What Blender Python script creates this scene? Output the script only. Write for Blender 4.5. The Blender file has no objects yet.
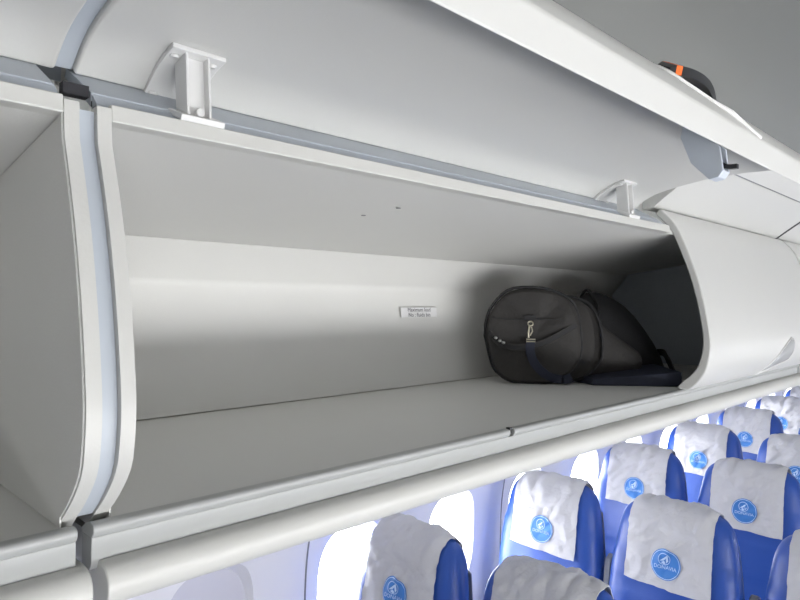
import bpy, bmesh, math, random
from mathutils import Vector, Matrix, noise
random.seed(7)
H = 1.85                       # camera height above the cabin floor; bin profiles are (y, z) about it
sc = bpy.context.scene
COL = sc.collection

# ------------------------------------------------------------------ materials
def mat(name, col, rough=.5, metal=0, bump=0, bscale=60, var=0, sheen=0, trans=0, coat=0):
    m = bpy.data.materials.new(name); m.use_nodes = True
    nt = m.node_tree; b = nt.nodes['Principled BSDF']
    b.inputs['Base Color'].default_value = (*col, 1)
    b.inputs['Roughness'].default_value = rough
    b.inputs['Metallic'].default_value = metal
    if sheen: b.inputs['Sheen Weight'].default_value = sheen
    if coat: b.inputs['Coat Weight'].default_value = coat
    if trans: b.inputs['Transmission Weight'].default_value = trans
    tc = nt.nodes.new('ShaderNodeTexCoord')
    if var:
        n = nt.nodes.new('ShaderNodeTexNoise'); n.inputs['Scale'].default_value = 7
        n.inputs['Detail'].default_value = 5
        r = nt.nodes.new('ShaderNodeMixRGB'); r.blend_type = 'MIX'
        r.inputs[1].default_value = (*[c*(1-var) for c in col], 1)
        r.inputs[2].default_value = (*[min(1, c*(1+var)) for c in col], 1)
        nt.links.new(tc.outputs['Object'], n.inputs['Vector'])
        nt.links.new(n.outputs['Fac'], r.inputs[0]); nt.links.new(r.outputs[0], b.inputs['Base Color'])
    if bump:
        n2 = nt.nodes.new('ShaderNodeTexNoise'); n2.inputs['Scale'].default_value = bscale
        n2.inputs['Detail'].default_value = 3
        bp = nt.nodes.new('ShaderNodeBump'); bp.inputs['Strength'].default_value = bump
        bp.inputs['Distance'].default_value = .006 if name == 'headrest_cover_cloth' else .002
        nt.links.new(tc.outputs['Object'], n2.inputs['Vector'])
        nt.links.new(n2.outputs['Fac'], bp.inputs['Height']); nt.links.new(bp.outputs[0], b.inputs['Normal'])
    return m
M = {
 'panel': mat('bin_panel', (.62,.62,.60), .45, bump=.12, bscale=300, var=.02),
 'inside': mat('bin_lining', (.62,.62,.60), .5, bump=.12, bscale=300, var=.02),
 'rail': mat('rail_white', (.56,.56,.535), .4, bump=.08, bscale=200),
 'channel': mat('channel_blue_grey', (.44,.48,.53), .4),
 'lip': mat('lip_plastic', (.37,.38,.375), .35),
 'door': mat('door_skin', (.59,.59,.57), .4, bump=.05, bscale=300, var=.01),
 'fascia': mat('fascia_skin', (.60,.60,.58), .4, bump=.05, bscale=300),
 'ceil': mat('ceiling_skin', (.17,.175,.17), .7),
 'wallm': mat('sidewall_skin', (.80,.80,.85), .5, bump=.08, bscale=250),
 'white': mat('bracket_white', (.66,.66,.65), .35),
 'black': mat('black_plastic', (.015,.016,.018), .35),
 'orange': mat('orange_tag', (.9,.16,.02), .4),
 'paleblue': mat('latch_pale_blue', (.58,.63,.70), .3),
 'steel': mat('steel', (.5,.5,.5), .3, metal=1),
 'dark': mat('dark_gap', (.02,.02,.025), .7),
 'line': mat('seam_grey', (.22,.22,.23), .6),
 'greyflap': mat('handle_grey', (.34,.345,.35), .4),
 'seat': mat('seat_blue_leather', (.022,.080,.37), .42, bump=.2, bscale=180, var=.06),
 'shell': mat('seat_shell_grey', (.30,.31,.34), .5),
 'arm': mat('armrest_grey', (.22,.23,.26), .45),
 'cover': mat('headrest_cover_cloth', (.56,.56,.58), .85, bump=1, bscale=26, var=.06),
 'logo': mat('emblem_blue', (.04,.20,.58), .6, var=.05),
 'logow': mat('emblem_white', (.55,.72,.95), .6),
 'bag': mat('bag_nylon', (.026,.024,.023), .75, bump=.5, bscale=120, var=.15),
 'bagdark': mat('bag_black', (.012,.012,.014), .7, bump=.4, bscale=120),
 'navy': mat('bag_navy', (.012,.016,.035), .7, bump=.3, bscale=200),
 'brass': mat('clasp_metal', (.6,.56,.45), .35, metal=1),
 'carpet': mat('carpet', (.05,.07,.13), .95, bump=.6, bscale=400, var=.1),
 'label': mat('sticker', (.70,.70,.70), .4),
 'ink': mat('ink', (.08,.08,.10), .6),
 'shade': mat('window_shade', (.60,.60,.68), .6),
}
g = bpy.data.materials.new('window_glass'); g.use_nodes = True
nt = g.node_tree; nt.nodes.clear()
o_ = nt.nodes.new('ShaderNodeOutputMaterial'); mx = nt.nodes.new('ShaderNodeMixShader')
tr = nt.nodes.new('ShaderNodeBsdfTransparent'); gl = nt.nodes.new('ShaderNodeBsdfGlossy')
gl.inputs['Roughness'].default_value = .05; mx.inputs[0].default_value = .06
nt.links.new(tr.outputs[0], mx.inputs[1]); nt.links.new(gl.outputs[0], mx.inputs[2]); nt.links.new(mx.outputs[0], o_.inputs[0])
M['glass'] = g

# ------------------------------------------------------------------ helpers
def empty(name, loc, label=None, cat=None, group=None, kind=None):
    o = bpy.data.objects.new(name, None); COL.objects.link(o); o.location = loc
    o.empty_display_size = .1
    tag(o, label, cat, group, kind); return o
def tag(o, label=None, cat=None, group=None, kind=None):
    if label: o['label'] = label
    if cat: o['category'] = cat
    if group: o['group'] = group
    if kind: o['kind'] = kind
    return o
def worldloc(o):
    v = Vector((0,0,0))
    while o: v += o.location; o = o.parent
    return v
def obj(name, bm, m, parent=None, smooth=True, bevel=0, loc=None, mats=None):
    """bm is in world coordinates (or thing-local ones when the thing stands at the origin)"""
    off = worldloc(parent) if parent else Vector((0,0,0))
    if loc: off = off + Vector(loc)
    if off.length: bmesh.ops.translate(bm, verts=bm.verts, vec=-off)
    bmesh.ops.recalc_face_normals(bm, faces=bm.faces)
    me = bpy.data.meshes.new(name); bm.to_mesh(me); bm.free()
    for mm in (mats or [m]): me.materials.append(M[mm])
    if smooth:
        for p in me.polygons: p.use_smooth = True
        try: me.set_sharp_from_angle(angle=math.radians(35))
        except Exception: pass
    o = bpy.data.objects.new(name, me); COL.objects.link(o)
    if loc: o.location = loc
    if parent: o.parent = parent
    if bevel:
        b = o.modifiers.new('bevel', 'BEVEL'); b.width = bevel; b.segments = 3; b.limit_method = 'ANGLE'
        b.angle_limit = math.radians(35); b.harden_normals = True
    return o
def prism(bm, pts, x0, x1, mi=0):
    """closed polygon of (y, z) about the camera height, swept along x"""
    a = [bm.verts.new((x0, y, z+H)) for y, z in pts]; b = [bm.verts.new((x1, y, z+H)) for y, z in pts]
    n = len(pts); fs = [bm.faces.new(a), bm.faces.new(b[::-1])]
    for i in range(n): fs.append(bm.faces.new((a[i], b[i], b[(i+1)%n], a[(i+1)%n])))
    for f in fs: f.material_index = mi
    return bm
def offset(pts, d):
    out = []
    for i, p in enumerate(pts):
        a = pts[max(0, i-1)]; b = pts[min(len(pts)-1, i+1)]
        t = Vector((b[0]-a[0], b[1]-a[1])).normalized(); n = Vector((-t.y, t.x))
        dd = d[i] if isinstance(d, (list, tuple)) else d
        out.append((p[0]+n.x*dd, p[1]+n.y*dd))
    return out
def strip(bm, pts, d, x0, x1, nx=1, mi=0):
    """open polyline of (y, z) with thickness d, swept along x"""
    o = offset(pts, d); poly = list(pts)+o[::-1]; return prism(bm, poly, x0, x1, mi)
def smoothline(pts, n=4):
    out = []
    P = [Vector(p) for p in pts]
    for i in range(len(P)-1):
        p0 = P[max(0,i-1)]; p1 = P[i]; p2 = P[i+1]; p3 = P[min(len(P)-1,i+2)]
        for k in range(n):
            t = k/n
            out.append(tuple(.5*((2*p1)+(-p0+p2)*t+(2*p0-5*p1+4*p2-p3)*t*t+(-p0+3*p1-3*p2+p3)*t**3)))
    out.append(tuple(P[-1])); return out
def box(bm, lo, hi, mi=0):
    lo = Vector(lo); hi = Vector(hi); vs = []
    for x in (lo.x, hi.x):
        for y in (lo.y, hi.y):
            for z in (lo.z, hi.z): vs.append(bm.verts.new((x,y,z)))
    for f in ((0,1,3,2),(4,6,7,5),(0,4,5,1),(2,3,7,6),(0,2,6,4),(1,5,7,3)):
        bm.faces.new([vs[i] for i in f]).material_index = mi
    return bm
def tube(bm, path, r, n=10, closed=False, mi=0):
    P = [Vector(p) for p in path]; rings = []
    N = len(P); up = Vector((.123,.21,.97)).normalized()
    for i, p in enumerate(P):
        a = P[(i-1)%N] if (closed or i) else P[0]; b = P[(i+1)%N] if (closed or i < N-1) else P[-1]
        t = (b-a).normalized(); u = t.cross(up)
        if u.length < 1e-3: u = t.cross(Vector((1,0,0)))
        u.normalize(); v = t.cross(u); rr = r[i] if isinstance(r, (list, tuple)) else r
        rings.append([bm.verts.new(p+u*math.cos(k*2*math.pi/n)*rr+v*math.sin(k*2*math.pi/n)*rr) for k in range(n)])
    for i in range(N if closed else N-1):
        A = rings[i]; B = rings[(i+1)%N]
        for k in range(n): bm.faces.new((A[k], A[(k+1)%n], B[(k+1)%n], B[k])).material_index = mi
    if not closed: bm.faces.new(rings[0][::-1]); bm.faces.new(rings[-1])
    return bm
def ribbon(bm, path, side, w, t, mi=0):
    """flat strap along path: half-width w along side(i), thickness t along the normal"""
    P = [Vector(p) for p in path]; rings = []
    for i, p in enumerate(P):
        a = P[max(0,i-1)]; b = P[min(len(P)-1,i+1)]; tt = (b-a).normalized()
        s = Vector(side); s = (s - tt*s.dot(tt)).normalized(); n = tt.cross(s)
        rings.append([bm.verts.new(p+s*w+n*t), bm.verts.new(p-s*w+n*t), bm.verts.new(p-s*w-n*t), bm.verts.new(p+s*w-n*t)])
    for A, B in zip(rings, rings[1:]):
        for k in range(4): bm.faces.new((A[k], A[(k+1)%4], B[(k+1)%4], B[k])).material_index = mi
    bm.faces.new(rings[0]); bm.faces.new(rings[-1][::-1]); return bm
NB = bmesh.new

# ------------------------------------------------------------------ overhead bins
DOOR = smoothline([(.716,.260),(.684,.226),(.660,.1835),(.626,.0927),(.606,.0173),(.593,-.0567),(.590,-.106),(.600,-.156),(.620,-.190),(.642,-.212)], 4)   # outer skin, closed
RAILP = [(min(.670, y+.016) if z > 0 else y+.016+.022*max(0,(-z-.15)/.06), z) for y, z in DOOR if -.205 < z < .20]
E0 = Vector((.716,.260)); T0 = Vector((.678,-.214)); E1 = Vector((.778,.275)); T1 = Vector((.300,.213))
ANG = math.atan2((T1-E1).y, (T1-E1).x) - math.atan2((T0-E0).y, (T0-E0).x)
def pose_open(p):
    v = Vector(p)-T0; c, s = math.cos(ANG), math.sin(ANG)
    return (T1.x+c*v.x-s*v.y, T1.y+s*v.x+c*v.y)
def pose_shut(p): return tuple(p)

def handle_outline(x0):
    """teardrop on the door's outer skin: list of (x, z) closed, in the closed position"""
    cx, cz, r = x0+.765, -.142, .036
    tip = (x0+.585, -.203); pts = []
    a0 = math.atan2(tip[1]-cz, tip[0]-cx); spread = math.radians(72)
    for k in range(25):
        a = a0+spread+(2*math.pi-2*spread)*k/24
        pts.append((cx+r*1.05*math.cos(a), cz+r*math.sin(a)))
    e = pts[-1]; s = pts[0]
    pts += [(e[0]+(tip[0]-e[0])*t, e[1]+(tip[1]-e[1])*t**1.25) for t in (.25,.5,.75)]
    pts.append(tip)
    pts += [(tip[0]+(s[0]-tip[0])*t, tip[1]+(s[1]-tip[1])*t**.8) for t in (.25,.5,.75)]
    return pts
def door_y(z):
    for (y1,z1),(y2,z2) in zip(DOOR, DOOR[1:]):
        if z2 <= z <= z1: return y1+(y2-y1)*(z1-z)/(z1-z2+1e-9)
    return DOOR[-1][0] if z < 0 else DOOR[0][0]

def make_door(root, x0, x1, opened, hinges, handle_at=None):
    T = pose_open if opened else pose_shut
    n = len(DOOR); th = [-(.018+.010*max(0,(i-n*.55)/(n*.45))) for i in range(n)]
    inner = offset(DOOR, [-t for t in th]); inner[-1] = (T0.x, T0.y+.002)
    poly = [T(p) for p in list(DOOR)+inner[::-1]]
    bm = NB(); prism(bm, poly, x0, x1)
    d = obj('door', bm, 'door', root, bevel=.004)
    if opened: tag(d, 'door swung up open, pale grey inner face and curved lower edge')
    else: tag(d, 'shut door with smooth pale outer skin')
    def P(x, p): q = T(p); return Vector((x, q[0], q[1]+H))
    if opened and handle_at is not None:
        sl = [q for q in offset(inner, -.004)]
        pl = [T(q) for q in offset(DOOR, .010)]; pu = [T(q) for q in offset(DOOR, .005)]
        bm = NB(); prism(bm, pl+pu[::-1], x0-.018, x0-.0005)
        tag(obj('edge_seal', bm, 'channel', d), 'blue grey seal along the door end')
    # hinge brackets (open door only: shut ones are hidden)
    if opened:
        m = len(inner)
        for hx in hinges:
            bm = NB()
            # plate lies on the inner skin just inside the hinge edge
            seg = [q for q in (T(p) for p in inner) if .662 <= q[0] <= .775]
            lo = offset(seg, .006)
            if lo[0][1] > seg[0][1]: lo = offset(seg, -.006)
            w0 = .033
            a = [(p[0], p[1]) for p in seg]; pl = a+lo[::-1]
            prism(bm, pl, hx-w0, hx+w0)
            zt = seg[-1][1]; yt = seg[-1][0]
            # channel arm from the plate down to the foot on the top rail
            def arm(xa, xb, t0, t1):
                prism(bm, [(yt+.006+t0, zt-.004), (yt+.006+t1, zt-.004), (.682+t1, .212), (.682+t0, .212)], xa, xb)
            arm(hx-.015, hx+.012, .006, .010)
            arm(hx-.017, hx-.0135, -.004, .024); arm(hx+.010, hx+.0135, -.004, .024)
            prism(bm, [(.672,.207),(.706,.222),(.704,.228),(.670,.214)], hx-.028, hx+.026)
            for sx in (-.024, .022):
                for q in (seg[max(1, len(seg)//6)], seg[-2]):
                    c = Vector((hx+sx, q[0]+.0, q[1]+H-.0065))
                    mt = Matrix.Translation(c) @ Matrix.Rotation(math.radians(10), 4, 'X')
                    bmesh.ops.create_cone(bm, cap_ends=True, segments=14, radius1=.0052, radius2=.0062, depth=.004, matrix=mt)
            c = Vector((hx-.002, .679, .222+H))
            bmesh.ops.create_cone(bm, cap_ends=True, segments=14, radius1=.005, radius2=.005, depth=.006, matrix=Matrix.Translation(c) @ Matrix.Rotation(math.radians(90), 4, 'X'))
            b = obj('hinge_bracket', bm, 'white', d, bevel=.0012)
            tag(b, 'white screwed hinge bracket')
    # handle
    hb = x0 if handle_at is None else handle_at
    ol = handle_outline(hb-(.04 if handle_at is None else 0))
    if opened: ol = [(2*(hb+.675)-x, z) for x, z in ol]
    cx = sum(p[0] for p in ol)/len(ol); cz = sum(p[1] for p in ol)/len(ol)
    def surf(x, z, o): 
        return P(x, (door_y(z)-o, z))
    bm = NB()
    rim = [surf(cx+(x-cx)*1.14, cz+(z-cz)*1.14, .0012) for x, z in ol]
    tube(bm, rim, .0026, 6, closed=True)
    r1 = [bm.verts.new(surf(cx+(x-cx)*1.12, cz+(z-cz)*1.12, .0008)) for x, z in ol]
    r2 = [bm.verts.new(surf(cx+(x-cx)*.96, cz+(z-cz)*.96, -.004 if not opened else .0006)) for x, z in ol]
    for i in range(len(ol)):
        j = (i+1) % len(ol); bm.faces.new((r1[i], r1[j], r2[j], r2[i]))
    bm.faces.new(r2)
    obj('handle_cup', bm, 'white', d)
    bm = NB()
    if not opened:
        c0 = bm.verts.new(surf(ol[0][0]*.0+cx+.03, cz+.008, .006))
        rr = []
        for s, o in ((1., .0012), (.9, .0040), (.5, .0062)):
            rr.append([bm.verts.new(surf(cx+.03+(x-cx-.03)*s, cz+.008+(z-cz-.008)*s, o)) for x, z in ol])
        for A, B in zip(rr, rr[1:]):
            for i in range(len(ol)): j = (i+1) % len(ol); bm.faces.new((A[i], A[j], B[j], B[i]))
        for i in range(len(ol)): j = (i+1) % len(ol); bm.faces.new((rr[-1][i], rr[-1][j], c0))
        tag(obj('latch_handle', bm, 'greyflap', d), 'grey teardrop latch handle')
    else:
        # lifted paddle: stands off the skin, dark underneath with an orange flag at its end
        hx0 = (x0 if handle_at is None else handle_at)+.565; hx1 = hx0+.215
        N = 14; top = []; bot = []
        for i in range(N+1):
            t = i/N; x = hx0+(hx1-hx0)*t
            o = .008+.017*math.sin(math.pi*min(1, t*1.02))**.6
            wz = .016*math.sin(math.pi*min(.97, .18+t*.8))
            zz = -.150+.012*t
            top.append((surf(x, zz+wz, o), surf(x, zz-wz, o))); bot.append((surf(x, zz+wz, o-.012), surf(x, zz-wz, o-.012)))
        rings = [[bm.verts.new(v) for v in (t_[0], t_[1], b_[1], b_[0])] for t_, b_ in zip(top, bot)]
        for i, (A, B) in enumerate(zip(rings, rings[1:])):
            for k in range(4):
                f = bm.faces.new((A[k], A[(k+1)%4], B[(k+1)%4], B[k])); f.material_index = 1 if i == 1 else 0
        bm.faces.new(rings[0]); bm.faces.new(rings[-1][::-1])
        tag(obj('latch_handle', bm, 'black', d, mats=['black', 'orange']), 'black lifted latch paddle with orange flag')
        # latch housing on the inside, at the free edge
        lx = (x0 if handle_at is None else handle_at)+.645
        bm = NB()
        pr = [(.304,.214),(.300,.182),(.306,.174),(.318,.172),(.342,.198),(.356,.236),(.350,.262),(.32,.232)]
        prism(bm, pr, lx, lx+.004); prism(bm, pr, lx+.022, lx+.026)
        prism(bm, [(.318,.172),(.342,.198),(.356,.236),(.350,.238),(.337,.202),(.314,.177)], lx+.003, lx+.023)
        prism(bm, [(.300,.182),(.306,.174),(.318,.172),(.318,.178),(.307,.180),(.303,.186)], lx+.003, lx+.023)
        tag(obj('latch_housing', bm, 'paleblue', d, bevel=.001), 'pale blue latch housing')
        bm = NB()
        hk = smoothline([(.325,.225),(.312,.205),(.300,.192),(.286,.190)], 4)
        strip(bm, hk, [.006+.004*math.sin(i) *0 for i in range(len(hk))], lx+.009, lx+.017)
        prism(bm, [(.33,.235),(.326,.186),(.334,.19),(.345,.23)], lx+.005, lx+.021)
        tag(obj('latch_hook', bm, 'black', d), 'black latch hook')
    return d

def make_bin(x0, x1, label, doors, label_at=None, notch=(), gap=0, partition=None):
    root = empty('overhead_bin', (x0, .95, H-.27), label, 'overhead bin')
    T = .014
    bm = NB(); strip(bm, [(1.222,-.214),(.668,-.214)], .010, x0+T, x1-T); obj('floor_panel', bm, 'inside', root)
    bk = smoothline([(1.20,-.212),(1.205,-.19)],2)+smoothline([(1.225,-.02),(1.236,.040),(1.232,.058)],4)+[(1.16,.128)]
    bm = NB(); strip(bm, bk, -.010, x0+T, x1-T); obj('back_panel', bm, 'inside', root)
    bm = NB(); strip(bm, [(1.172,.1275),(.684,.1893)], -.010, x0+T, x1-T)
    for (hx, hy) in label_at or []:
        hz = .188-(hy-.672)*.12-.0006
        bmesh.ops.create_cone(bm, cap_ends=True, segments=12, radius1=.0042, radius2=.0042, depth=.001, matrix=Matrix.Translation((hx, hy, hz+H)))
        for f in bm.faces:
            if all((v.co-Vector((hx,hy,hz+H))).length < .006 for v in f.verts): f.material_index = 1
    obj('ceiling_panel', bm, 'inside', root, mats=['inside', 'line'])
    side = RAILP+[(.690,-.222),(1.21,-.222),(1.246,.045),(1.17,.14),(.678,.203),(.671,.203)]
    for a in (x0, x1-T):
        bm = NB(); prism(bm, side, a, a+T); 
        obj('side_panel', bm, 'rail', root)
        # inner lining sheet of the side panel, set back from its white front edge
        sy = [(y+.004, z) for y, z in RAILP]+[(.672,-.2135),(1.198,-.2135),(1.228,.045),(1.158,.128),(.684,.186)]
        bm = NB()
        if a == x0: prism(bm, sy, a+T, a+T+.0015)
        else: prism(bm, sy, a-.0015, a)
        obj('side_lining', bm, 'inside', root, smooth=False)
    # white top rail and the channel above it, only where the door is open
    op = [d for d in doors if d[2]]
    if op:
     r0 = max(x0+T, op[0][0]); r1 = x1-T if op[-1][1] > x1-.1 else op[-1][1]+.004
     bm = NB(); prism(bm, [(.669,.189),(.690,.1885),(.694,.2075),(.672,.208)], r0, r1); obj('top_rail', bm, 'rail', root, bevel=.002)
     bm = NB()
     prism(bm, [(.684,.2085),(.697,.2215),(.697,.207),(.684,.207)], x0+.004, r1)
     prism(bm, [(.697,.215),(.7005,.215),(.7005,.209),(.697,.209)], x0+.004, r1, 1)
     prism(bm, [(.7005,.2245),(.778,.270),(.785,.262),(.7005,.209)], x0+.004, r1)
     obj('hinge_channel', bm, 'channel', root, mats=['channel', 'dark'], bevel=.001)
    # lip with bead, recessed face, hand rail below
    LP = smoothline([(.688,-.2165),(.676,-.2100),(.665,-.2075),(.6565,-.2095),(.6555,-.2160),(.660,-.222)], 4)
    LP = [(y, z-.005) for y, z in LP]
    poly = LP+[(.688,-.227)]
    bm = NB(); cur = x0-.007
    for nx in list(notch)+[None]:
        e = (nx-.006) if nx else x1-.004
        prism(bm, poly, cur, e); cur = (nx+.006) if nx else cur
    prism(bm, [(.660,-.2265),(.661,-.252),(.666,-.260),(.688,-.260),(.688,-.2265)], x0-.007, x1-.004)
    obj('lip', bm, 'lip', root, mats=['lip'], bevel=.0012)
    for nx in notch:
        bm = NB(); box(bm, (nx-.006, .662, H-.2212), (nx+.006, .687, H-.2155))
        obj('strike_recess', bm, 'dark', root, smooth=False)
        bm = NB(); box(bm, (nx-.002, .659, H-.2160), (nx+.003, .668, H-.2110))
        obj('latch_strike', bm, 'black', root, smooth=False)
    HR = smoothline([(.684,-.243),(.660,-.2435),(.645,-.2475),(.637,-.257),(.636,-.270),(.641,-.281),(.655,-.287),(.684,-.289)], 3)
    HR = [(y, z-.007) for y, z in HR]
    bm = NB(); prism(bm, HR, x0, x1+.004); obj('hand_rail', bm, 'rail', root, bevel=.002)
    # underside that carries the service units
    bm = NB(); prism(bm, [(.684,-.275),(1.40,-.262),(1.40,-.250),(1.22,-.232),(.690,-.232)], x0+.003, x1-.003)
    obj('underside', bm, 'panel', root)
    if gap:
        G = [(y+.014, z) for y, z in RAILP]
        bm = NB(); strip(bm, G, -.006, x0-gap+.0005, x0-.0005)
        obj('gap_seal', bm, 'channel' if doors[0][2] else 'dark', root)
        if doors[0][2]:
            bm = NB(); strip(bm, [(.804,.262),(.799,.299),(.749,.329),(.699,.344),(.649,.356),(.590,.369)], -.004, x0-gap-.006, x0+.006)
            obj('joint', bm, 'channel', root)
            bm = NB(); box(bm, (x0-gap-.006, .70, H+.218), (x0+.002, .712, H+.230)); obj('joint_recess', bm, 'dark', root, smooth=False)
        else:
            bm = NB(); prism(bm, smoothline([(.735,.264),(.701,.288),(.651,.322),(.595,.358)], 3)+[(.62,.375),(.70,.34),(.78,.28)], x0-gap-.003, x0+.003)
            obj('joint', bm, 'dark', root)
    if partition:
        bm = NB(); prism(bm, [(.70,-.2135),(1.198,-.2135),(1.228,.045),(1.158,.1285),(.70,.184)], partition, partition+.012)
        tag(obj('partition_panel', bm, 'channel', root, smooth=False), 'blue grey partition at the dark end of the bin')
    # fascia above the doors
    for k, (a, b, opn, _, _) in enumerate(doors):
        xa = x0+.004 if k == 0 else a-.0075; xb = x1-.004 if k == len(doors)-1 else b+.0075
        if opn: F1 = [(.805,.262),(.800,.295),(.750,.325),(.700,.340),(.650,.352),(.592,.364)]; bk_ = [(.61,.385),(.70,.365),(.78,.335),(.82,.30),(.82,.262)]
        else: F1 = smoothline([(.730,.266),(.700,.288),(.650,.322),(.592,.358)], 3); bk_ = [(.61,.38),(.68,.35),(.76,.30),(.76,.262)]
        bm = NB(); prism(bm, F1+bk_, xa, xb)
        y9, z9 = F1[-1]
        prism(bm, [(y9-.0005,z9+.0005),(y9+.012,z9+.010),(y9+.010,z9+.014),(y9-.0035,z9+.0035)], xa, xb, 1)
        prism(bm, [(y9-.003,z9+.003),(.545,.400),(.56,.412),(y9+.012,z9+.014)], xa, xb)
        obj('fascia', bm, 'fascia', root, mats=['fascia', 'line'])
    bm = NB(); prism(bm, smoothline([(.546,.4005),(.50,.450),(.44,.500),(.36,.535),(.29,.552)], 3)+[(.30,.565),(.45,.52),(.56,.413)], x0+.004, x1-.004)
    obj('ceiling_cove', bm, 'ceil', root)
    for (a, b, op, hinges, ha) in doors: make_door(root, a, b, op, hinges, ha)
    return root

XG = .219
make_bin(-1.60, XG, 'open overhead bin at the left edge, its grey side panel facing in',
         [(-1.36, XG+.004, True, (-1.2, -.02), None)])
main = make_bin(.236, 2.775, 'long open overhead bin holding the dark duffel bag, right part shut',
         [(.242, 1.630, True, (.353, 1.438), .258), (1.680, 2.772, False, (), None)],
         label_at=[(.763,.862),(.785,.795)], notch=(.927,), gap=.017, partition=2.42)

make_bin(2.795, 4.85, 'shut overhead bin beyond the dark seam at the right edge',
         [(2.80, 3.80, False, (), None), (3.815, 4.845, False, (), None)], gap=.02)
make_bin(4.87, 8.6, 'farthest shut overhead bin running towards the rear',
         [(4.875, 6.1, False, (), None), (6.115, 7.3, False, (), None), (7.315, 8.59, False, (), None)], gap=.02)

# sticker on the back panel of the main bin
def text_mesh(s, size, extrude=0):
    cu = bpy.data.curves.new('txt', 'FONT'); cu.body = s; cu.size = size; cu.align_x = 'CENTER'; cu.align_y = 'CENTER'
    cu.extrude = extrude; cu.resolution_u = 3
    o = bpy.data.objects.new('txt', cu); COL.objects.link(o)
    dg = bpy.context.evaluated_depsgraph_get(); me = bpy.data.meshes.new_from_object(o.evaluated_get(dg))
    bm = NB(); bm.from_mesh(me); bpy.data.objects.remove(o); bpy.data.curves.remove(cu); bpy.data.meshes.remove(me); return bm
def on_back(u, v, o): # u along x, v up the back panel
    return Vector((1.285+u, 1.2205-o+v*.09, H-.015+v))
bm = NB()
q = [bm.verts.new(on_back(u, v, o)) for u, v, o in ((-.072,-.013,0),(.072,-.013,0),(.072,.014,0),(-.072,.014,0),(-.072,-.013,.0012),(.072,-.013,.0012),(.072,.014,.0012),(-.072,.014,.0012))]
for f in ((0,1,2,3),(4,7,6,5),(0,4,5,1),(1,5,6,2),(2,6,7,3),(3,7,4,0)): bm.faces.new([q[i] for i in f])
st = obj('placard', bm, 'label', main, smooth=False)
tag(st, 'small pale placard with two lines of fine print')
bm = NB()
for s, dv in (('Maximum load', .007), ('No : fluids bin', -.007)):
    tb = text_mesh(s, .0155)
    for v in tb.verts: v.co = on_back(v.co.x, v.co.y+dv, .0020)
    me = bpy.data.meshes.new('t'); tb.to_mesh(me); tb.free(); bm.from_mesh(me); bpy.data.meshes.remove(me)
obj('print', bm, 'ink', st, smooth=False)

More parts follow.
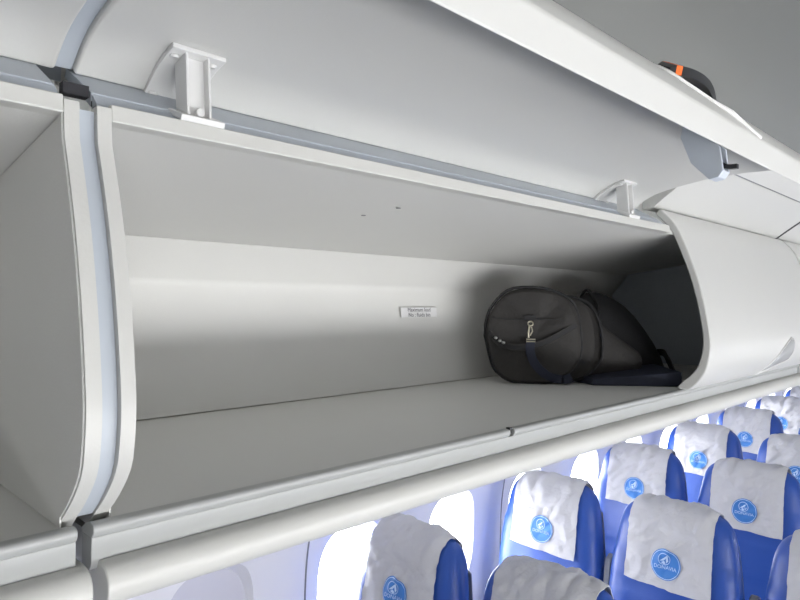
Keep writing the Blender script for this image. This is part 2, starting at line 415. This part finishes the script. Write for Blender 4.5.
# ------------------------------------------------------------------ duffel bag
def make_bag():
    loc = Vector((1.66, .92, H-.214))
    root = empty('duffel_bag', loc, 'dark grey duffel bag slumped on the open bin floor', 'bag')
    # local frame: axis a runs away from the near end disc, s to the picture's right across the disc
    A0 = Vector((1.520, 1.000, H-.214))
    def ring(c, nrm, rw, rh, flat=.0, n=40, sq=2.2, lean=0):
        """ring of points: c = floor point under the centre, nrm = horizontal direction of the axis"""
        nrm = Vector(nrm).normalized(); s = Vector((nrm.y, -nrm.x, 0)); pts = []
        for k in range(n):
            a = 2*math.pi*k/n; ca, sa = math.cos(a), math.sin(a)
            u = rw*math.copysign(abs(ca)**(2/sq), ca); w = rh*(1+math.copysign(abs(sa)**(2/sq), sa))
            w = max(w, .0) 
            pts.append(Vector(c)+s*u+Vector((0,0,w))+nrm*lean*w)
        return pts
    def F(x, y): return Vector((x, y, H-.2135))
    n1 = (.82,.57,0); n2 = (.93,.36,0)
    secs = [
      ring(F(1.512,1.003), n1, .020, .012, lean=0), 
      ring(F(1.510,1.002), n1, .100, .100, sq=2.3),
      ring(F(1.512,1.003), n1, .127, .1285, sq=2.4),
      ring(F(1.520,1.006), n1, .132, .1335, sq=2.4),
      ring(F(1.545,1.000), n1, .130, .131, sq=2.4),
      ring(F(1.575,.992), n1, .128, .126, sq=2.4),
      ring(F(1.598,.984), n2, .129, .124, sq=2.4),
      ring(F(1.625,.975), n2, .122, .100, sq=2.3),
      ring(F(1.680,.945), n2, .130, .072, sq=2.3),
      ring(F(1.750,.915), n2, .150, .045, sq=2.2),
    ]
    # the first two sections: move their centres up so the disc is closed flat
    cen = Vector((0,0,.120)); secs[0] = [p+cen for p in secs[0]]
    secs[1] = [p+Vector((0,0,.032)) for p in secs[1]]
    bm = NB(); R = []
    for si, sct in enumerate(secs):
        rr = []
        for k, p in enumerate(sct):
            d = noise.noise(p*9)*.010+noise.noise(p*25)*.003
            cc = sum(sct, Vector())/len(sct); dr = (p-cc); dr.z *= .8
            if dr.length > 1e-6 and si > 1: p = p+dr.normalized()*d
            if si <= 2: p = p+Vector((.82,.57,0))*(-.006+noise.noise(p*14)*.018)
            p.z = max(p.z, H-.2132); rr.append(bm.verts.new(p))
        R.append(rr)
    n = len(R[0])
    for A, B in zip(R, R[1:]):
        for k in range(n): bm.faces.new((A[k], A[(k+1)%n], B[(k+1)%n], B[k]))
    bm.faces.new(R[0]); bm.faces.new(R[-1][::-1])
    ring3 = [v.co.copy() for v in R[3]]; ring6 = [v.co.copy() for v in R[6]]
    body = obj('body', bm, 'bag', root)
    sm = body.modifiers.new('s', 'SUBSURF'); sm.levels = 1; sm.render_levels = 1
    # collapsed far half: black lining folded up like a leaning dome
    bm = NB(); rows = []
    prof = [(-.02,.150,.0,.0),(0,.152,.235,.2),(.03,.158,.262,.3),(.07,.160,.258,.35),(.12,.150,.225,.4),(.17,.128,.160,.5),(.215,.09,.080,.6),(.235,.04,.02,.6)]
    ax = Vector((.80,-.60,0)).normalized(); sd = Vector((.60,.80,0)).normalized()
    base = Vector((1.775, 1.02, H-.213))
    for t, w, h, _ in prof:
        row = []
        for k in range(25):
            a = math.pi*k/24; 
            p = base+ax*t*1.2+sd*(math.cos(a)*w*.72)+Vector((0,0,h*max(0,math.sin(a))**.85))
            d = noise.noise(p*12)*.018*(1 if h > .05 else 0); p += Vector((-.5,-.6,.3))*d
            p.z = max(p.z, H-.213); row.append(bm.verts.new(p))
        rows.append(row)
    for A, B in zip(rows, rows[1:]):
        for k in range(24): bm.faces.new((A[k], A[k+1], B[k+1], B[k]))
    for k in range(len(rows)-1): bm.faces.new((rows[k][0], rows[k+1][0], rows[k+1][-1], rows[k][-1]))
    bm.faces.new(rows[0]); bm.faces.new(rows[-1])
    rim = [v.co.copy() for v in rows[2]]
    fl = obj('far_end', bm, 'bagdark', root); tag(fl, 'black collapsed far end of the bag')
    sm = fl.modifiers.new('s', 'SUBSURF'); sm.levels = 1; sm.render_levels = 1
    bm = NB(); tube(bm, [p+Vector((-.004,-.004,.003)) for p in rim], .0045, 8); obj('piping', bm, 'bagdark', root)
    # piping rings on the near drum
    for rg in (ring3, ring6):
        bm = NB(); c = sum(rg, Vector())/len(rg)
        tube(bm, [p+(p-c).normalized()*.001 for p in rg], .0042, 8, closed=True); obj('piping', bm, 'bagdark', root)
    # navy base panel showing along the front
    bm = NB()
    a = Vector((1.600,.868,H-.2135)); b = Vector((1.742,.684,H-.2135)); c = Vector((1.93,.86,H-.2135)); d = Vector((1.72,1.08,H-.2135))
    lo = [bm.verts.new(v) for v in (a,b,c,d)]; hi = [bm.verts.new(v+Vector((0,0,h))) for v, h in zip((a,b,c,d), (.018,.040,.045,.03))]
    bm.faces.new(lo); bm.faces.new(hi[::-1])
    for i in range(4): bm.faces.new((lo[i], lo[(i+1)%4], hi[(i+1)%4], hi[i]))
    obj('base_panel', bm, 'navy', root, smooth=False, bevel=.004)
    # details on the near end disc
    nn = Vector(n1).normalized(); ss = Vector((nn.y, -nn.x, 0))
    dc = Vector((1.512,1.003,H-.0805))
    def D(u, w, o=0): 
        rr = min(1, math.hypot(u, w)/.13)
        return dc+ss*u+Vector((0,0,w))-nn*(o+.013-.012*rr**3)
    bm = NB()
    zp = smoothline([(-.118,-.015),(-.095,-.045),(-.06,-.058),(-.02,-.058),(.03,-.046),(.075,-.022),(.118,.004)], 5)
    zz = [D(u, w+.028, .004) for u, w in zp]
    ribbon(bm, zz, (0,0,1), .006, .0025)
    obj('zipper', bm, 'bagdark', root)
    bm = NB(); tube(bm, [D(u, w+.036, .005) for u, w in zp], .0022, 6); tube(bm, [D(u, w+.020, .005) for u, w in zp], .0022, 6)
    obj('zipper_piping', bm, 'bag', root)
    bm = NB()
    for u, w in ((-.100,-.005),(-.088,-.013),(-.078,-.018)):
        bmesh.ops.create_icosphere(bm, subdivisions=2, radius=.0058, matrix=Matrix.Translation(D(u, w, .009)) @ Matrix.Scale(.8, 4, (0,0,1)))
    obj('zipper_pull', bm, 'steel', root)
    bm = NB()
    ribbon(bm, [D(-.118,.052,.001), D(-.06,.046,.001), D(0,.045,.001), D(.06,.046,.001), D(.112,.052,.001)], (0,0,1), .0012, .0012)
    ribbon(bm, [D(-.022,.050,.003), D(-.008,.052,.004), D(.010,.050,.003)], (0,0,1), .006, .002)
    obj('seam', bm, 'bagdark', root)
    bm = NB()
    tube(bm, [D(-.005+.007*math.cos(t), .035+.006*math.sin(t), .010) for t in [k*math.pi/6 for k in range(12)]], .0022, 6, closed=True)
    tube(bm, [D(-.008,.028,.010), D(-.011,.010,.011), D(-.010,-.004,.011)], .0026, 6)
    tube(bm, [D(-.002,.026,.010), D(.000,.014,.011), D(-.006,.002,.011)], .0018, 6)
    tube(bm, [D(-.016,-.008,.011), D(.008,-.008,.011), D(.008,-.014,.011), D(-.016,-.014,.011)], .002, 6, closed=True)
    obj('clasp', bm, 'brass', root)
    bm = NB()
    sp = smoothline([(-.004,-.010),(-.006,-.040),(.004,-.070),(.024,-.095),(.050,-.112),(.085,-.118),(.105,-.112)], 4)
    ribbon(bm, [D(u, w, .008) for u, w in sp], tuple(ss), .012, .002)
    obj('strap', bm, 'navy', root)
    bm = NB()
    fs = smoothline([(1.985,.895,.060),(1.955,.83,.075),(1.90,.79,.060),(1.865,.755,.02),(1.85,.74,.004)], 4)
    ribbon(bm, [Vector((x,y,H-.2135+z)) for x, y, z in fs], (0,0,1), .010, .002)
    obj('strap', bm, 'bagdark', root)
make_bag()

# ------------------------------------------------------------------ seats
ZT = 1.168
def w_(z):
    return .222-.030*max(0, min(1, (z-.85)/.25))**1.5
def xc_(z): return .06+(z-.45)*.13
def d_(z): return .075-.012*max(0, min(1, (z-.6)/.5))
def f_(x, y, z):
    top = ZT-.10; k = 1
    w = w_(z); d = d_(z)
    q = abs(y/w)**3.6+abs((x-xc_(z))/d)**2.4
    if z > top: q += ((z-top)/.10)**2.3
    return q
def hit(o, dr, hi=.4):
    lo = 0
    for _ in range(22):
        m = (lo+hi)/2; p = o+dr*m
        if f_(p.x, p.y, p.z) < 1: lo = m
        else: hi = m
    return lo
def cloth_pt(y, s, off, seed=0):
    """s = length-like parameter, 0 at the bottom hem in front, 1 = start of the top arc, 2 = start of the back"""
    yy = max(-.165, min(.165, y)); zc = 1.08; 
    if s <= 1:
        z = .905+(zc-.905)*s; o = Vector((xc_(z), yy, z)); dr = Vector((-1,0,0))
    elif s <= 2:
        a = math.pi*(1-(s-1)); o = Vector((xc_(zc), yy, zc)); dr = Vector((math.cos(a), 0, math.sin(a)))
    else:
        z = zc-(s-2)*.15; o = Vector((xc_(z), yy, z)); dr = Vector((1,0,0))
    r = hit(o, dr)
    p = o+dr*(r+off)
    hem = max(0, 1-s)
    q = Vector((y*14+seed, s*2.2, seed*3.1))
    wr = (noise.noise(q)*.011+noise.noise(Vector((y*34+s*7, s*3, seed)))*.007)*(.35+.9*min(1, abs(s-.1)))
    wr = abs(wr)*1.2
    if s < 1: p += Vector((-1,0,0))*(wr+.006*hem)
    else: p += dr*wr
    p += dr*max(0, noise.noise(Vector((y*30, s*7, seed+5))))*.006
    return p
def make_seat(seed, kind):
    root = empty('passenger_seat', (0,0,0))
    # backrest
    bm = NB(); rings = []
    zs = [.40+.02*i for i in range(34)]; zs = [z for z in zs if z < ZT-.10]
    zs += [ZT-.10*(1-math.sin(math.pi/2*k/8)) for k in range(0, 9)]
    n = 44
    for z in zs:
        q = ((z-(ZT-.10))/.10)**2.3 if z > ZT-.10 else 0
        s = max(.02, (1-q)) ; sy = s**(1/3.6); sx = s**(1/2.4); row = []
        for k in range(n):
            a = 2*math.pi*k/n; ca, sa = math.cos(a), math.sin(a)
            y = w_(z)*sy*math.copysign(abs(sa)**(2/3.6), sa); x = d_(z)*sx*math.copysign(abs(ca)**(2/2.4), ca)
            if x < 0:
                for yb in (-.115, .115): x += .006*math.exp(-((y-yb)/.006)**2)
                for zb in (.70, .88): x += .004*math.exp(-((z-zb)/.008)**2)
                x -= .010*(1-math.exp(-((abs(y)-.115)/.05)**2))*(abs(y) > .115)*(z < 1.0)
            row.append(bm.verts.new((xc_(z)+x, y, z)))
        rings.append(row)
    for A, B in zip(rings, rings[1:]):
        for k in range(n): bm.faces.new((A[k], A[(k+1)%n], B[(k+1)%n], B[k]))
    bm.faces.new(rings[0][::-1]); bm.faces.new(rings[-1])
    obj('backrest', bm, 'seat', root)
    # hard shell behind
    bm = NB(); sh = []
    for z in [.42+.04*i for i in range(17)]:
        w = w_(z)-.012; sh.append([bm.verts.new((xc_(z)+d_(z)*.75+e, y, z)) for (y, e) in ((-w,0),(-w*.8,.022),(w*.8,.022),(w,0))])
    for A, B in zip(sh, sh[1:]):
        for k in range(4): bm.faces.new((A[k], A[(k+1)%4], B[(k+1)%4], B[k]))
    bm.faces.new(sh[0]); bm.faces.new(sh[-1][::-1]); obj('back_shell', bm, 'shell', root)
    # cushion
    bm = NB(); box(bm, (-.42,-.215,.34), (.04,.215,.47)); o = obj('seat_cushion', bm, 'seat', root, bevel=.035)
    bm = NB(); box(bm, (-.40,-.21,.30), (.12,.21,.345)); obj('seat_pan', bm, 'shell', root, bevel=.01)
    for yy in (-.17, .17):
        bm = NB()
        for a, b in (((-.34,yy,0),(-.30,yy,.31)), ((.16,yy,0),(.02,yy,.31)), ((-.36,yy,.012),(.18,yy,.012))):
            tube(bm, [a, b], .016, 8)
        for v in bm.verts: v.co.z = max(v.co.z, 0)
        obj('leg', bm, 'steel', root)
    # raised armrest beside the backrest
    bm = NB(); 
    ar = [(.055,.60),(.120,.60),(.160,.90),(.155,.925),(.135,.935),(.112,.925),(.100,.90)]
    a = [bm.verts.new((x,-.262,z)) for x, z in ar]; b = [bm.verts.new((x,-.236,z)) for x, z in ar]
    bm.faces.new(a); bm.faces.new(b[::-1])
    for i in range(len(ar)): j = (i+1) % len(ar); bm.faces.new((a[i], a[j], b[j], b[i]))
    obj('armrest', bm, 'arm', root, bevel=.006)
    # white cover
    bm = NB(); ny, ns = 44, 60; g_ = []; g2 = []
    for j in range(ns+1):
        s = 2.9*j/ns; row = []; row2 = []
        for i in range(ny+1):
            y = -.142+.284*i/ny
            if s < 1: y *= 1+.02*(1-s)
            p = cloth_pt(y, s, .006, seed)
            if j == 0: p.z += .0015*math.sin(i*.3+seed)+(.008*(i/ny-.5))
            row.append(bm.verts.new(p)); row2.append(bm.verts.new(cloth_pt(y, s, .0045, seed) if j else p+Vector((.0015,0,0))))
        g_.append(row); g2.append(row2)
    for G in (g_, g2):
        for j in range(ns):
            for i in range(ny): bm.faces.new((G[j][i], G[j][i+1], G[j+1][i+1], G[j+1][i]))
    for j in range(ns):
        bm.faces.new((g_[j][0], g_[j+1][0], g2[j+1][0], g2[j][0])); bm.faces.new((g_[j][ny], g2[j][ny], g2[j+1][ny], g_[j+1][ny]))
    for i in range(ny):
        bm.faces.new((g_[0][i], g2[0][i], g2[0][i+1], g_[0][i+1])); bm.faces.new((g_[ns][i], g_[ns][i+1], g2[ns][i+1], g2[ns][i]))
    cv = obj('headrest_cover', bm, 'cover', root)
    # emblem printed on the cover: local (u right as the reader sees it, v up)
    cz = .985; rad = .050
    def em(u, v, o):   # reader looks along +x, so their right is -y
        z = cz+v; return cloth_pt(-u, (z-.905)/(1.08-.905), .006+o, seed)
    bm = NB(); c = bm.verts.new(em(0,0,.0030)); prev = None; rr = []
    for k in range(1, 7):
        rr.append([bm.verts.new(em(rad*k/6*math.cos(a), rad*k/6*math.sin(a), .0030)) for a in [2*math.pi*i/36 for i in range(36)]])
    for i in range(36): bm.faces.new((c, rr[0][i], rr[0][(i+1)%36]))
    for A, B in zip(rr, rr[1:]):
        for i in range(36): bm.faces.new((A[i], A[(i+1)%36], B[(i+1)%36], B[i]))
    lg = obj('emblem', bm, 'logo', cv)
    bm = NB()
    def annulus(cu, cvv, r0, r1, n=36, o=.0042):
        A = [bm.verts.new(em(cu+r0*math.cos(2*math.pi*i/n), cvv+r0*math.sin(2*math.pi*i/n), o)) for i in range(n)]
        B = [bm.verts.new(em(cu+r1*math.cos(2*math.pi*i/n), cvv+r1*math.sin(2*math.pi*i/n), o)) for i in range(n)]
        for i in range(n): bm.faces.new((A[i], A[(i+1)%n], B[(i+1)%n], B[i]))
    annulus(0, 0, rad*.90, rad*.94); annulus(-.004, .017, .0175, .0195)
    for poly in ([(-.018,.010),(.006,.031),(.004,.022),(-.006,.012)], [(.007,.031),(.009,.012),(.002,.003),(.001,.016)], [(-.013,.006),(-.004,.012),(.000,.002),(-.006,.000)]):
        bm.faces.new([bm.verts.new(em(u, v, .0042)) for u, v in poly])
    tb = text_mesh('DONAVIA', .0165)
    bmesh.ops.triangulate(tb, faces=tb.faces)
    for v in tb.verts: v.co = em(v.co.x, v.co.y-.010, .0044)
    me = bpy.data.meshes.new('t'); tb.to_mesh(me); tb.free(); bm.from_mesh(me); bpy.data.meshes.remove(me)
    obj('emblem_print', bm, 'logow', lg, smooth=False)
    return root
def children(o): return list(o.children)
def copy_tree(o, parent=None):
    c = o.copy(); COL.objects.link(c)
    if parent: c.parent = parent
    for ch in children(o): copy_tree(ch, c)
    return c
protos = [make_seat(0.0, 0), make_seat(3.7, 0), make_seat(8.3, 0)]
used = [False]*3
GR = 'blue passenger seats with white headrest covers'
SEATS = []
ROWX = 1.31; PITCH = .80
ROWN = ['front', 'second', 'third', 'fourth', 'fifth', 'sixth', 'seventh', 'eighth']
for r in range(8):
    for ci, (cname, cy) in enumerate((('window', 1.39), ('middle', .905), ('aisle', .405))):
        if (cname == 'middle' and r > 5) or (cname == 'aisle' and r > 3) or (cname == 'aisle' and r < 1): continue
        pi = (r*2+ci) % 3
        o = protos[pi] if not used[pi] else copy_tree(protos[pi]); used[pi] = True
        o.location = (ROWX+PITCH*r-.005, cy, 0)
        where = {'window': 'beside the windows', 'middle': 'between window and aisle seats', 'aisle': 'at the aisle'}[cname]
        tag(o, 'blue seat with white cover, %s, %s row from the camera' % (where, ROWN[r] if r else 'nearest'), 'seat', GR)

# ------------------------------------------------------------------ cabin shell
def st(name, bm, m, **k):
    o = obj(name, bm, m, None, **k); tag(o, kind='structure'); return o
X0, X1 = -2.2, 9.2
bm = NB(); box(bm, (X0,-2.0,-.03), (X1,1.86,0)); st('floor', bm, 'carpet', smooth=False)
cp = smoothline([(.33,.556),(.2,.568),(-.3,.585),(-.8,.565),(-1.3,.52),(-1.7,.42)], 3)
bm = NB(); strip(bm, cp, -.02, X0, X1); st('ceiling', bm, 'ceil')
WP = smoothline([(1.67,-1.85),(1.69,-1.60),(1.70,-1.25),(1.70,-1.0),(1.685,-.80),(1.63,-.60),(1.53,-.42),(1.40,-.262)], 5)
def wy(z):
    for (y1,z1),(y2,z2) in zip(WP, WP[1:]):
        if z1 <= z <= z2: return y1+(y2-y1)*(z-z1)/(z2-z1+1e-9)
    return WP[-1][0] if z > WP[0][1] else WP[0][0]
def build_wall(name, sgn, wins):
    bm = NB()
    za, zb = -1.20, -.68; zc = -.94; wx, wz = .128, .178
    def V(x, z): return bm.verts.new((x, sgn*wy(z), z+H))
    zlo = [z for _, z in WP if z < za-.01]+[za]; zhi = [zb]+[z for _, z in WP if z > zb+.01]
    edges = [X0]+[w+.265 for w in [wins[0]-.53]+wins]+[X1]
    for zz in (zlo, zhi):
        for xa, xb in zip(edges, edges[1:]):
            rows = [(V(xa, z), V(xb, z)) for z in zz]
            for A, B in zip(rows, rows[1:]): bm.faces.new((A[0], A[1], B[1], B[0]))
    for xa, xb in ((X0, wins[0]-.265), (wins[-1]+.265, X1)):
        rows = [(V(xa, z), V(xb, z)) for z in (za, -1.0, -.8, zb)]
        for A, B in zip(rows, rows[1:]): bm.faces.new((A[0], A[1], B[1], B[0]))
    N = 64
    for w in wins:
        rings = [[] for _ in range(5)]
        for k in range(N):
            a = 2*math.pi*(k+.5)/N; ca, sa = math.cos(a), math.sin(a)
            hx = wx*math.copysign(abs(ca)**(2/2.9), ca); hz = wz*math.copysign(abs(sa)**(2/2.9), sa)
            hw, hh = .265, (zb-za)/2
            m_ = 1/max(abs(ca)/hw, abs(sa)/hh); ox, oz = ca*m_, sa*m_
            for i, t in enumerate((0,.35,.7,1)):
                x = ox+(hx*1.12-ox)*t; z = oz+(hz*1.12-oz)*t; rings[i].append(V(w+x, zc+z))
            rings[4].append(bm.verts.new((w+hx*.92, sgn*(wy(zc+hz)+.055), zc+hz*.92+H)))
        for A, B in zip(rings, rings[1:]):
            for k in range(N): bm.faces.new((A[k], A[(k+1)%N], B[(k+1)%N], B[k]))
        # square corners of the cell
        for sx in (-1, 1):
            for sz in (-1, 1):
                cx_, cz_ = w+sx*.265, (zb if sz > 0 else za)
                near = sorted(rings[0], key=lambda v: (v.co-Vector((cx_, v.co.y, cz_+H))).length)[:2]
                cvt = V(cx_, cz_); bm.faces.new((near[0], near[1], cvt))
    bmesh.ops.remove_doubles(bm, verts=bm.verts, dist=1e-5)
    return st(name, bm, 'wallm')
WINS = [.915+.53*i for i in range(-4, 16)]
build_wall('wall_left', 1, WINS)
wi = 0
def window(x, sgn, shut):
    global wi; wi += 1
    y0 = sgn*(wy(-.94)+.045)
    root = empty('window_%d' % wi, (x, y0, H-.94)); tag(root, kind='structure')
    wx, wz = .128, .178; N = 48
    def loop(s, y, e=2.9): return [(x+s*wx*math.copysign(abs(math.cos(a))**(2/e), math.cos(a)), y, H-.94+s*wz*math.copysign(abs(math.sin(a))**(2/e), math.sin(a))) for a in [2*math.pi*k/N for k in range(N)]]
    bm = NB(); tube(bm, loop(1.0, y0+sgn*.008), .012, 8, closed=True); obj('window_frame', bm, 'wallm', root)
    bm = NB(); a = [bm.verts.new(p) for p in loop(.99, y0+sgn*.014)]; b = [bm.verts.new(p) for p in loop(.99, y0+sgn*.018)]
    bm.faces.new(a); bm.faces.new(b[::-1])
    for k in range(N): bm.faces.new((a[k], a[(k+1)%N], b[(k+1)%N], b[k]))
    obj('window_pane', bm, 'glass', root, smooth=False)
    if shut:
        bm = NB(); a = [bm.verts.new(p) for p in loop(1.03, y0-sgn*.022)]; b = [bm.verts.new(p) for p in loop(1.03, y0-sgn*.018)]
        bm.faces.new(a); bm.faces.new(b[::-1])
        for k in range(N): bm.faces.new((a[k], a[(k+1)%N], b[(k+1)%N], b[k]))
        obj('window_shade', bm, 'shade', root, smooth=False)
for i, x in enumerate(WINS): window(x, 1, x < 1.1)
# vertical joints between sidewall panels
tn = 0
for x in [1.25+1.06*i for i in range(-2, 7)]:
    tn += 1; bm = NB()
    pts = [(y-.0015, z) for y, z in WP if z > -1.6]
    strip(bm, pts, -.003, x-.003, x+.003); st('trim_%d' % tn, bm, 'line')
RW = [-.85+.53*i for i in range(19)]
build_wall('wall_right', -1, RW)
for x in RW: window(x, -1, False)
cpr = [(-1.70,.42),(-1.56,.2),(-1.50,-.05),(-1.45,-.262)]
bm = NB(); strip(bm, cpr, -.02, X0, X1); st('trim_%d' % (tn+1), bm, 'fascia')
for nm, xx in (('wall_rear', X1), ('wall_front', X0-.03)):
    bm = NB(); box(bm, (xx,-2.0,0), (xx+.03,1.86,2.6)); st(nm, bm, 'fascia', smooth=False)
# crown liner behind and above the bins
bm = NB(); strip(bm, [(1.42,-.25),(1.36,0),(1.28,.2),(1.1,.38),(.80,.52),(.49,.56)], .01, X0, X1); st('wall_crown', bm, 'fascia')

# ------------------------------------------------------------------ light
w = bpy.data.worlds.new('World'); sc.world = w; w.use_nodes = True
bg = w.node_tree.nodes['Background']; bg.inputs[0].default_value = (.95,.965,1,1); bg.inputs[1].default_value = 28
def area(name, loc, rot, sx, sy, e, col=(1,1,1), portal=False):
    l = bpy.data.lights.new(name, 'AREA'); l.shape = 'RECTANGLE'; l.size = sx; l.size_y = sy; l.energy = e; l.color = col
    o = bpy.data.objects.new(name, l); COL.objects.link(o); o.location = loc; o.rotation_euler = rot
    if portal: l.cycles.is_portal = True
    return o
R = math.radians
# daylight entering: portals right outside the windows of both sides
area('window_daylight', (4.3, 1.80, H-.94), (R(-90),0,0), 10.5, .36, 0, portal=True)
area('window_daylight', (3.9, -1.80, H-.94), (R(90),0,0), 10.5, .36, 0, portal=True)
# added fill lamp inside the unseen opposite windows, brightens bin and raised door
area('opposite_side_fill', (1.2,-1.60,H-.95), (R(124),0,0), 4.2, .40, 53, (1,.985,.95))
area('cabin_fill', (.2,-1.30,H+.12), (R(80),0,0), 3.0, .25, 6, (1,.98,.93))  # added weak fill from across the aisle, no fixture behind it
sc.view_settings.view_transform = 'Standard'; sc.view_settings.look = 'None'
sc.view_settings.exposure = 0; sc.view_settings.gamma = 1; sc.view_settings.use_curve_mapping = False

cam = bpy.data.cameras.new('Camera'); co = bpy.data.objects.new('Camera', cam); COL.objects.link(co)
cam.sensor_width = 36; cam.lens = 36*640/800; cam.clip_start = .01
co.location = (0,0,H)
th = math.atan(645/640)    # heading from +x towards +y
co.rotation_euler = (R(90)+math.atan(7/640), 0, th-math.pi/2)
sc.camera = co
